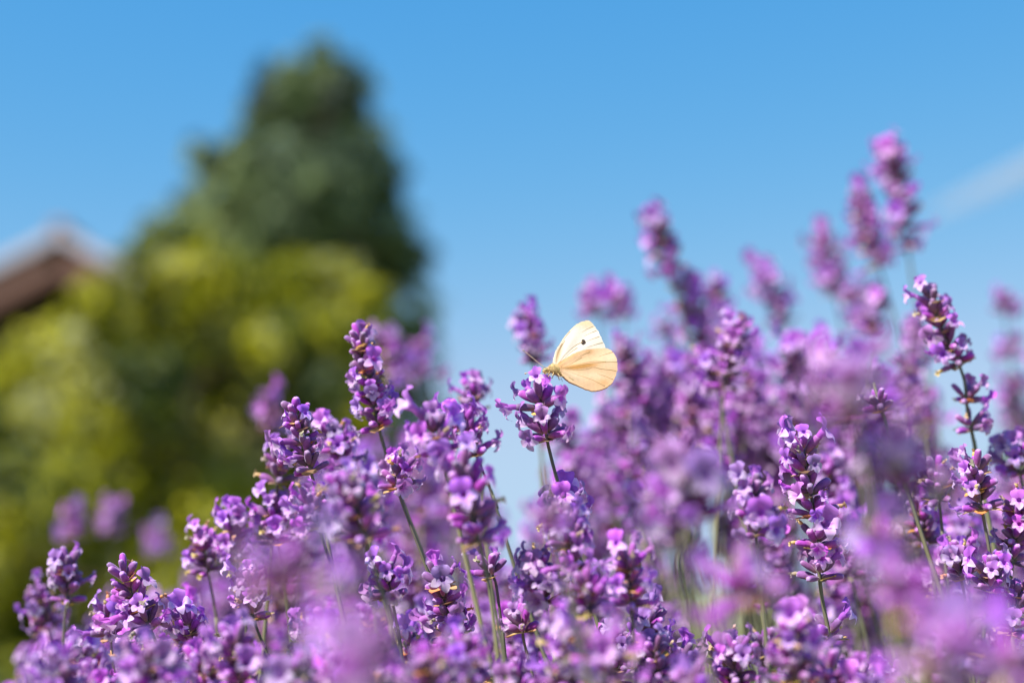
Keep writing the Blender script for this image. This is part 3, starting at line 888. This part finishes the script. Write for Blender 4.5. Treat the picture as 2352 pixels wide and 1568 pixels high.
for i in range(190):
    u_ = (i * 0.618034) % 1.0
    x = 40 + 2320 * (u_ ** 0.82)
    top_ = float(np.interp(x, ex, ey)) + 25
    y = top_ + (1560 - top_) * random.random() ** 1.15
    if 1390 < x < 1480 and 1080 < y < 1300: continue
    if 1510 < x < 1700 and 1220 < y < 1420 : continue
    if y > 1380: r = random.uniform(1.1, 1.45)
    else: r = random.uniform(1.18, 1.45) if random.random() < 0.6 else random.uniform(1.45, 2.1)
    L = random.uniform(150, 270) / r
    ln_ = random.uniform(-0.05, 0.32)
    far = r > 1.45
    lab = crowd_label('small strongly blurred lavender head' if far else 'softly blurred lavender head', x, y + L / 2)
    if lab is None: continue
    S((x, y), (x + ln_ * L, y + L), r, lab, group='blurred lavender in the crowd', op=random.uniform(0.3, 0.65))
for i in range(22):
    x = 120 + 2200 * ((i * 0.618034 + 0.3) % 1.0)
    y = random.uniform(1400, 1550)
    r = random.uniform(0.78, 0.95)
    lab = crowd_label('front lavender head on the bottom edge', x, 1500)
    S((x, y), (x + random.uniform(-5, 40), y + 170), r, lab, group='front lavender along the bottom edge', op=random.uniform(0.4, 0.6), fine=False)

# the bank of lavender behind, one soft mass
def np_whorl(seed):
    r = random.Random(seed); mb = MB(); Z = Vector((0, 0, 1))
    pl, br = whorl_plan(r, 0.85, 8, 0.5)
    for p, d, ci, sc, fl, fi, fs in pl:
        M = piece_matrix(p, d, Z, sc * 1.1)
        mb.merge(CALYX[ci][0], M, r.random())
        if fl == 'c': mb.merge(COROLLA[fi], M @ Matrix.Translation((0, 0, CALYX[ci][1])) @ Matrix.Scale(fs, 4), r.random())
    for p, d, bi, sc in br[:2]: mb.merge(BRACT[bi], piece_matrix(p, d, Z, sc * 1.2), r.random())
    return np.array(mb.v), mb
NW = [np_whorl(900 + q) for q in range(4)]
bank = MB()
for i in range(165):
    u_ = (i * 0.618034 + 0.17) % 1.0
    x = 700 + 420 * u_ / 0.25 if u_ < 0.25 else 1250 + 1080 * (u_ - 0.25) / 0.75
    t_ = float(np.interp(x, ex, ey)) + 40
    y = t_ + (1420 - t_) * random.random()
    if 1400 < x < 1470 and 1080 < y < 1290 or 1490 < x < 1720 and y > 1180: continue
    dd = random.uniform(1.5, 2.6) * FOCUS
    if i >= 120:
        x = 1400 + 720 * u_; y = float(np.interp(x, (1400, 1480, 1600, 1800, 1950, 2120), (900, 830, 760, 790, 780, 850))) + 150 * random.random()
        dd = random.uniform(1.45, 1.9) * FOCUS
    k_ = random.uniform(1.3, 1.6)
    P0 = at(x, y, dd); ax = Vector((random.uniform(-.25, .05), random.uniform(-.1, .1), 1)).normalized()
    xx, yy, _ = frame_for(ax); R3 = np.array(Matrix((xx, yy, ax)).transposed())
    for w in range(random.choice((3, 4, 5))):
        V0, mb0 = random.choice(NW)
        a_ = random.uniform(0, 6.28); ca, sa = math.cos(a_), math.sin(a_)
        Rz = np.array(((ca, -sa, 0), (sa, ca, 0), (0, 0, 1)))
        V1 = (V0 * k_ * random.uniform(.85, 1.1)) @ (R3 @ Rz).T + np.array(P0 - ax * (w * 0.0085 * k_))
        b0 = len(bank.v)
        bank.v += V1.tolist(); bank.f += [tuple(b0 + q for q in f) for f in mb0.f]; bank.g += mb0.g; bank.r += mb0.r; bank.m += mb0.m
    e = P0 - ax * 0.03
    tube(bank, [e, e + Vector((ax.x * -0.1, 0, -0.2)), Vector((e.x + 0.03, e.y, 0))], [0.8 * mm, 0.9 * mm, 1.0 * mm], 4, mat=4, grads=[0.1, 0.5, 1])
tag(bank.build('lavender_bank', LAV), 'soft mauve mass of far lavender behind the sharper spikes', 'lavender', kind='stuff')

# bare green stems and leaves of the plants, below the flowers
fv, ff, fg, fr_ = [], [], [], []
for i in range(2600):
    d = random.uniform(0.32, 1.5)
    x = random.uniform(-0.42, 0.46) * d * 1.1
    z0 = random.uniform(0.02, 0.42)
    p = Vector((x, d, z0))
    ax = Vector((random.gauss(0, .35), random.gauss(0, .35), 1)).normalized()
    L = random.uniform(0.03, 0.06)
    sd = ax.cross(Vector((random.gauss(0, 1), random.gauss(0, 1), 0.1))).normalized() * 0.0016
    bnd = Vector((random.gauss(0, .006), random.gauss(0, .006), 0))
    b = len(fv)
    fv += [tuple(p - sd * .5), tuple(p + sd * .5), tuple(p + ax * L * .5 + sd + bnd * .3), tuple(p + ax * L * .5 - sd + bnd * .3), tuple(p + ax * L + bnd)]
    ff += [(b, b + 1, b + 2, b + 3), (b + 3, b + 2, b + 4)]
    fg += [0, 0, .5, .5, 1]; fr_ += [random.random()] * 5
mb = MB(); mb.v, mb.f, mb.g, mb.r, mb.m = fv, ff, fg, fr_, [0] * len(ff)
tag(mb.build('lavender_leaves', M_LEAF), 'narrow grey-green lavender leaves low between the stems', 'leaves', kind='stuff')

# ------------------------------------------------------------------ butterfly
PXM = F_D * 2500 / 2352 / FOCUS / 1000 * 4.612          # readings of the close-up per millimetre
def bp(cx, cy, y=0.0): return Vector(((cx - 955) / PXM * mm, y * mm, -(cy - 930) / PXM * mm))

bx, by = 1150 + 955 / 4.612, 700 + 930 / 4.612
origin = at(bx * 2352 / 2500, by * 2352 / 2500, FOCUS)
fly = empty('butterfly', origin)
tag(fly, 'cream white butterfly with a black wing spot, wings closed, sitting on a lavender spike', 'butterfly')
Rb = Matrix((RX, FW, UP)).transposed().to_4x4()
fly.matrix_basis = Matrix.Translation(origin) @ Rb @ Matrix.Rotation(math.radians(-17), 4, 'X') @ Matrix.Scale(1.035, 4, (0, 0, 1))


def wing_mat(name, base, warm, edge):
    m, nt, b = new_mat(name)
    ca = N(nt, 'ShaderNodeAttribute', attribute_name='grad')
    r = ramp(nt, [(0.0, warm), (0.5, base), (1.0, edge)])
    nt.links.new(ca.outputs['Fac'], r.inputs[0])
    tc = N(nt, 'ShaderNodeTexCoord')
    nz = N(nt, 'ShaderNodeTexNoise'); nz.inputs['Scale'].default_value = 1500; nz.inputs['Detail'].default_value = 4
    nt.links.new(tc.outputs['Object'], nz.inputs['Vector'])
    n2 = N(nt, 'ShaderNodeTexNoise'); n2.inputs['Scale'].default_value = 220; n2.inputs['Detail'].default_value = 3
    nt.links.new(tc.outputs['Object'], n2.inputs['Vector'])
    sm = N(nt, 'ShaderNodeMath', operation='ADD'); nt.links.new(nz.outputs['Fac'], sm.inputs[0]); nt.links.new(n2.outputs['Fac'], sm.inputs[1])
    mr = N(nt, 'ShaderNodeMapRange'); mr.inputs['From Min'].default_value = 0.6; mr.inputs['From Max'].default_value = 1.4; mr.inputs['To Min'].default_value = 0.84; mr.inputs['To Max'].default_value = 1.08
    nt.links.new(sm.outputs[0], mr.inputs['Value'])
    hs = N(nt, 'ShaderNodeHueSaturation'); nt.links.new(mr.outputs[0], hs.inputs['Value']); nt.links.new(r.outputs[0], hs.inputs['Color'])
    nt.links.new(hs.outputs[0], b.inputs['Base Color'])
    b.inputs['Roughness'].default_value = 0.6
    b.inputs['Sheen Weight'].default_value = 0.2
    bpn = N(nt, 'ShaderNodeBump'); bpn.inputs['Strength'].default_value = 0.15; bpn.inputs['Distance'].default_value = 0.0002
    nt.links.new(nz.outputs['Fac'], bpn.inputs['Height']); nt.links.new(bpn.outputs[0], b.inputs['Normal'])
    add_translucent(nt, b, hs.outputs[0], 0.35)
    return m

M_FORE = wing_mat('forewing_scales', (0.88, 0.80, 0.70), (0.76, 0.52, 0.28), (0.88, 0.70, 0.45))
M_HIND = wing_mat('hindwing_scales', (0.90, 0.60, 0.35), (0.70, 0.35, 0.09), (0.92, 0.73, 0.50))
M_VEIN = simple_mat('wing_vein', (0.46, 0.29, 0.13), 0.6, 500)
M_SPOT = simple_mat('black_wing_scales', (0.035, 0.018, 0.012), 0.9, 2500, 0.4)
M_BODY = simple_mat('butterfly_body_scales', (0.40, 0.27, 0.11), 0.85, 1400, 0.4)
M_HAIR = simple_mat('butterfly_hair', (0.58, 0.41, 0.17), 0.7, 900, 0.6)
M_EYE = simple_mat('butterfly_eye', (0.30, 0.30, 0.12), 0.25, 3000, 0.5)
M_ANT = simple_mat('butterfly_antenna', (0.50, 0.36, 0.26), 0.6, 2500, 0.4)

FORE = [(945, 895), (925, 865), (922, 830), (935, 780), (962, 705), (1010, 630), (1060, 558), (1120, 488), (1180, 432), (1250, 392), (1305, 374), (1335, 376), (1362, 395), (1390, 428), (1422, 470), (1450, 520), (1478, 585),
        (1500, 640), (1516, 685), (1510, 730), (1470, 770), (1380, 800), (1250, 835), (1120, 870), (1020, 895)]
HIND = [(958, 900), (975, 872), (1020, 838), (1090, 795), (1170, 752), (1260, 722), (1350, 708), (1430, 699), (1500, 694), (1545, 699), (1580, 718), (1608, 748), (1632, 792), (1645, 840), (1649, 900), (1641, 960), (1622, 1018),
        (1592, 1072), (1552, 1113), (1505, 1143), (1450, 1163), (1395, 1176), (1335, 1172), (1270, 1150), (1200, 1117), (1130, 1087), (1075, 1055), (1035, 1015), (1000, 968), (970, 925)]


def smooth_loop(pts, per=5, jit=0.0):
    out = []; n = len(pts); r = random.Random(4)
    P = [Vector((x, y, 0)) for x, y in pts]
    for i in range(n):
        p0, p1, p2, p3 = P[i - 1], P[i], P[(i + 1) % n], P[(i + 2) % n]
        for k in range(per):
            t = k / per
            q = 0.5 * ((2 * p1) + (p2 - p0) * t + (2 * p0 - 5 * p1 + 4 * p2 - p3) * t * t + (3 * p1 - p0 - 3 * p2 + p3) * t ** 3)
            out.append((q.x + r.uniform(-jit, jit), q.y + r.uniform(-jit, jit)))
    return out


def wing_y(cx, cy, side, lift):
    """distance from the body's middle plane (mm): wide at the root, closing upwards, gently cambered and fluted"""
    dx, dz = (cx - 955) / PXM, -(cy - 930) / PXM
    rr = math.hypot(dx, dz); a = math.atan2(dz, dx)
    y = 1.25 * math.exp(-rr / 5.0) + 0.28 + lift + 0.10 * math.sin(a * 13) * min(1, rr / 9) + 0.35 * math.sin(min(1, rr / 22) * math.pi) * (0.5 + 0.5 * math.cos(a * 2.2 - 0.6))
    return -y * side


def build_wing(name, outline, root, side, lift, mat, grad_fn):
    loop = smooth_loop(outline, 4, 3.4)
    K = 14; v, f, gr = [], [], []
    n = len(loop)
    for lay in (0, 1):
        for j in range(K + 1):
            s = j / K
            for (x, y) in loop:
                cx, cy = root[0] + (x - root[0]) * max(0.015, s), root[1] + (y - root[1]) * max(0.015, s)
                v.append(bp(cx, cy, wing_y(cx, cy, side, lift) + (0.035 if lay else -0.035))); gr.append(grad_fn(cx, cy, s))
        b = lay * (K + 1) * n
        for j in range(K):
            for i in range(n):
                q = (b + j * n + i, b + j * n + (i + 1) % n, b + (j + 1) * n + (i + 1) % n, b + (j + 1) * n + i)
                f.append(q if lay == 0 else q[::-1])
    o = K * n; o2 = (K + 1) * n + K * n
    b = len(v)
    v += [v[o + i] for i in range(n)] + [v[o2 + i] for i in range(n)]; gr += [0.95] * (2 * n)
    for i in range(n): f.append((b + i, b + (i + 1) % n, b + n + (i + 1) % n, b + n + i))
    mb = MB(); mb.add(v, f, gr)
    return mb.build(name, mat, fly)


def blob(cx, cy, x0, y0, sx, sy, ang=0.0):
    dx, dy = cx - x0, cy - y0; c, s = math.cos(ang), math.sin(ang)
    u, w = (dx * c + dy * s) / sx, (-dx * s + dy * c) / sy
    return math.exp(-(u * u + w * w))

def g_fore(cx, cy, s):
    return max(0.0, min(1.0, 0.5 + 0.45 * max(0, s - 0.86) / 0.14 * (cx < 1330) + 0.5 * blob(cx, cy, 1330, 410, 90, 60) - 0.45 * blob(cx, cy, 985, 760, 35, 110, 0.35) - 0.12 * blob(cx, cy, 990, 860, 60, 50)))

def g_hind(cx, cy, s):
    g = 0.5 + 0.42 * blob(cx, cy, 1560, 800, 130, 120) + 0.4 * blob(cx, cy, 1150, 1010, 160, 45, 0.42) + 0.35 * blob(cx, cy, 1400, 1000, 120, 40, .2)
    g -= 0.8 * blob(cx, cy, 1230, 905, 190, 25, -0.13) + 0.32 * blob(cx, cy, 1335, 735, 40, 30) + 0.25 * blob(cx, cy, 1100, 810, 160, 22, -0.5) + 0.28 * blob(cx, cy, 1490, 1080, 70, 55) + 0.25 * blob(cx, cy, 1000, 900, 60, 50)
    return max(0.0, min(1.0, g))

V_FORE = [[(1386, 440), (1320, 470), (1252, 512)], [(1420, 490), (1350, 520), (1278, 556)], [(1452, 560), (1375, 588), (1300, 618)], [(1486, 630), (1390, 658), (1290, 692)],
          [(1060, 605), (1005, 700), (972, 780), (958, 868)], [(1030, 640), (975, 740), (950, 860)], [(1262, 622), (1170, 668), (1060, 770), (1000, 850)], [(1200, 690), (1120, 745), (1040, 830)], [(1120, 500), (1060, 575), (1000, 680)]]
V_HIND = [[(1600, 738), (1520, 762), (1440, 792)], [(1645, 853), (1560, 853), (1440, 862), (1300, 878), (1180, 905), (1060, 932)], [(1630, 950), (1560, 940), (1460, 930), (1375, 912), (1300, 935), (1180, 945), (1060, 936)],
          [(1592, 1046), (1510, 1012), (1420, 985)], [(1500, 1122), (1420, 1082), (1350, 1050), (1230, 1010), (1060, 950)], [(1340, 738), (1250, 778), (1180, 830)], [(1250, 800), (1150, 860), (1040, 925)], [(1520, 850), (1380, 850), (1250, 870)]]

def veins(wing, polys, side, lift):
    for pl in polys:
        P = catmull([Vector((x, y, 0)) for x, y in pl], 6)
        n = len(P)
        mb = MB()
        tube(mb, [bp(p.x, p.y, wing_y(p.x, p.y, side, lift) - 0.04 * side) for p in P], [(0.105 * (1 - 0.8 * i / (n - 1)) + 0.012) * mm for i in range(n)], 5)
        mb.build('vein', M_VEIN, wing)

for side in (-1, 1):       # far pair first, then the pair facing the camera
    fw = build_wing('forewing', FORE, (1000, 850), side, 0.0, M_FORE, g_fore)
    veins(fw, V_FORE, side, 0.0)
    sp_ = MB(); ring = []
    for j, rr in enumerate((0, 0.5, 1.0)):
        for k in range(14):
            a = 2 * math.pi * k / 14
            rad = (30 + 3 * math.sin(a * 3 + 1) + 2 * math.sin(a * 5)) * rr
            cx, cy = 1270 + rad * math.cos(a) * 0.85, 626 + rad * math.sin(a) * 1.08
            ring.append(bp(cx, cy, wing_y(cx, cy, side, 0.0) - 0.06 * side))
    sp_.add(ring, [(j * 14 + k, j * 14 + (k + 1) % 14, (j + 1) * 14 + (k + 1) % 14, (j + 1) * 14 + k) for j in range(2) for k in range(14)])
    tag(sp_.build('wing_spot', M_SPOT, fw), 'small brown-black spot on the forewing')
    hw_ = build_wing('hindwing', HIND, (1010, 915), side, 0.22, M_HIND, g_hind)
    veins(hw_, V_HIND, side, 0.22)

# body: head, thorax and abdomen in one skin
bm_ = MB()
spine = [(800, 952, .05), (812, 950, .55), (832, 946, .85), (852, 942, .88), (868, 940, .72), (885, 930, 1.2), (915, 922, 1.8), (950, 928, 2.0), (985, 945, 1.75), (1015, 968, 1.15), (1050, 992, 1.0), (1100, 1025, 1.02), (1150, 1055, .9), (1200, 1085, .65), (1235, 1103, .3), (1245, 1108, .05)]
tube(bm_, [bp(x, y) for x, y, r in spine], [r * mm for x, y, r in spine], 14)
bm_.build('body', M_BODY, fly)
hr = MB()
rh = random.Random(9)
for i in range(800):
    k = rh.uniform(1.2, 9.2); i0 = int(k); f = k - i0
    x = spine[i0][0] * (1 - f) + spine[i0 + 1][0] * f; y = spine[i0][1] * (1 - f) + spine[i0 + 1][1] * f; r = spine[i0][2] * (1 - f) + spine[i0 + 1][2] * f
    a = rh.uniform(0, 6.28)
    n = Vector((0, math.cos(a), math.sin(a)))
    p = bp(x, y) + n * r * 0.95 * mm
    d = (n + Vector((rh.uniform(-.4, .7), rh.uniform(-.5, .5), rh.uniform(-.5, .5)))).normalized()
    sd = d.cross(Vector((rh.gauss(0, 1), rh.gauss(0, 1), rh.gauss(0, 1)))).normalized() * 0.035 * mm
    L = rh.uniform(0.35, 0.95) * mm
    hr.add([p - sd, p + sd, p + d * L], [(0, 1, 2)])
tag(hr.build('body_hair', M_HAIR, fly), kind='stuff')
for s in (-1, 1):
    e = MB(); c = bp(838, 940, -0.72 * s); v, f = [], []
    for i in range(7):
        th = math.pi * i / 6
        for k in range(10):
            a = 2 * math.pi * k / 10
            v.append(c + Vector((math.sin(th) * math.cos(a) * .48, math.cos(th) * .3 * -s, math.sin(th) * math.sin(a) * .5)) * mm)
    f = [(i * 10 + k, i * 10 + (k + 1) % 10, (i + 1) * 10 + (k + 1) % 10, (i + 1) * 10 + k) for i in range(6) for k in range(10)]
    e.add(v, f); e.build('eye', M_EYE, fly)
for pl, y0, y1 in (([(826, 908), (760, 860), (680, 795), (610, 740), (584, 720)], -0.3, -1.2), ([(815, 916), (760, 918), (690, 935), (640, 952), (606, 960)], 0.3, 2.0)):
    P = catmull([Vector((x, y, 0)) for x, y in pl], 6); n = len(P)
    a_ = MB()
    tube(a_, [bp(p.x, p.y, y0 + (y1 - y0) * i / (n - 1)) for i, p in enumerate(P)], [(0.115 if i < n * .8 else 0.115 + 0.18 * math.sin(math.pi * min(1, (i - n * .8) / (n * .2)) * .75)) * mm for i in range(n)], 6)
    a_.build('antenna', M_ANT, fly)
p_ = MB(); P = [bp(808, 965), bp(800, 985), bp(806, 1005), bp(818, 1022)]
tube(p_, catmull(P, 4), [0.09 * mm] * 13, 5); p_.build('proboscis', M_ANT, fly)
for pl, y0, y1 in (([(890, 955), (870, 985), (845, 975), (835, 1005)], -1.0, -1.8), ([(930, 975), (915, 1010), (880, 1000), (868, 1035)], -1.2, -2.0), ([(975, 985), (1000, 1030), (1035, 1010), (1045, 1040)], -1.2, -1.9),
                   ([(890, 955), (865, 990), (850, 985), (840, 1010)], 1.0, 1.8), ([(930, 975), (915, 1015), (890, 1010), (880, 1040)], 1.2, 2.0), ([(975, 985), (995, 1035), (1020, 1020), (1030, 1050)], 1.2, 1.9)):
    l_ = MB(); n = len(pl)
    tube(l_, [bp(x, y, y0 + (y1 - y0) * i / (n - 1)) for i, (x, y) in enumerate(pl)], [.17 * mm, .14 * mm, .11 * mm, .07 * mm], 6)
    l_.build('leg', M_HAIR, fly)
print('sprigs', n_sprig, 'objects', len(bpy.data.objects))
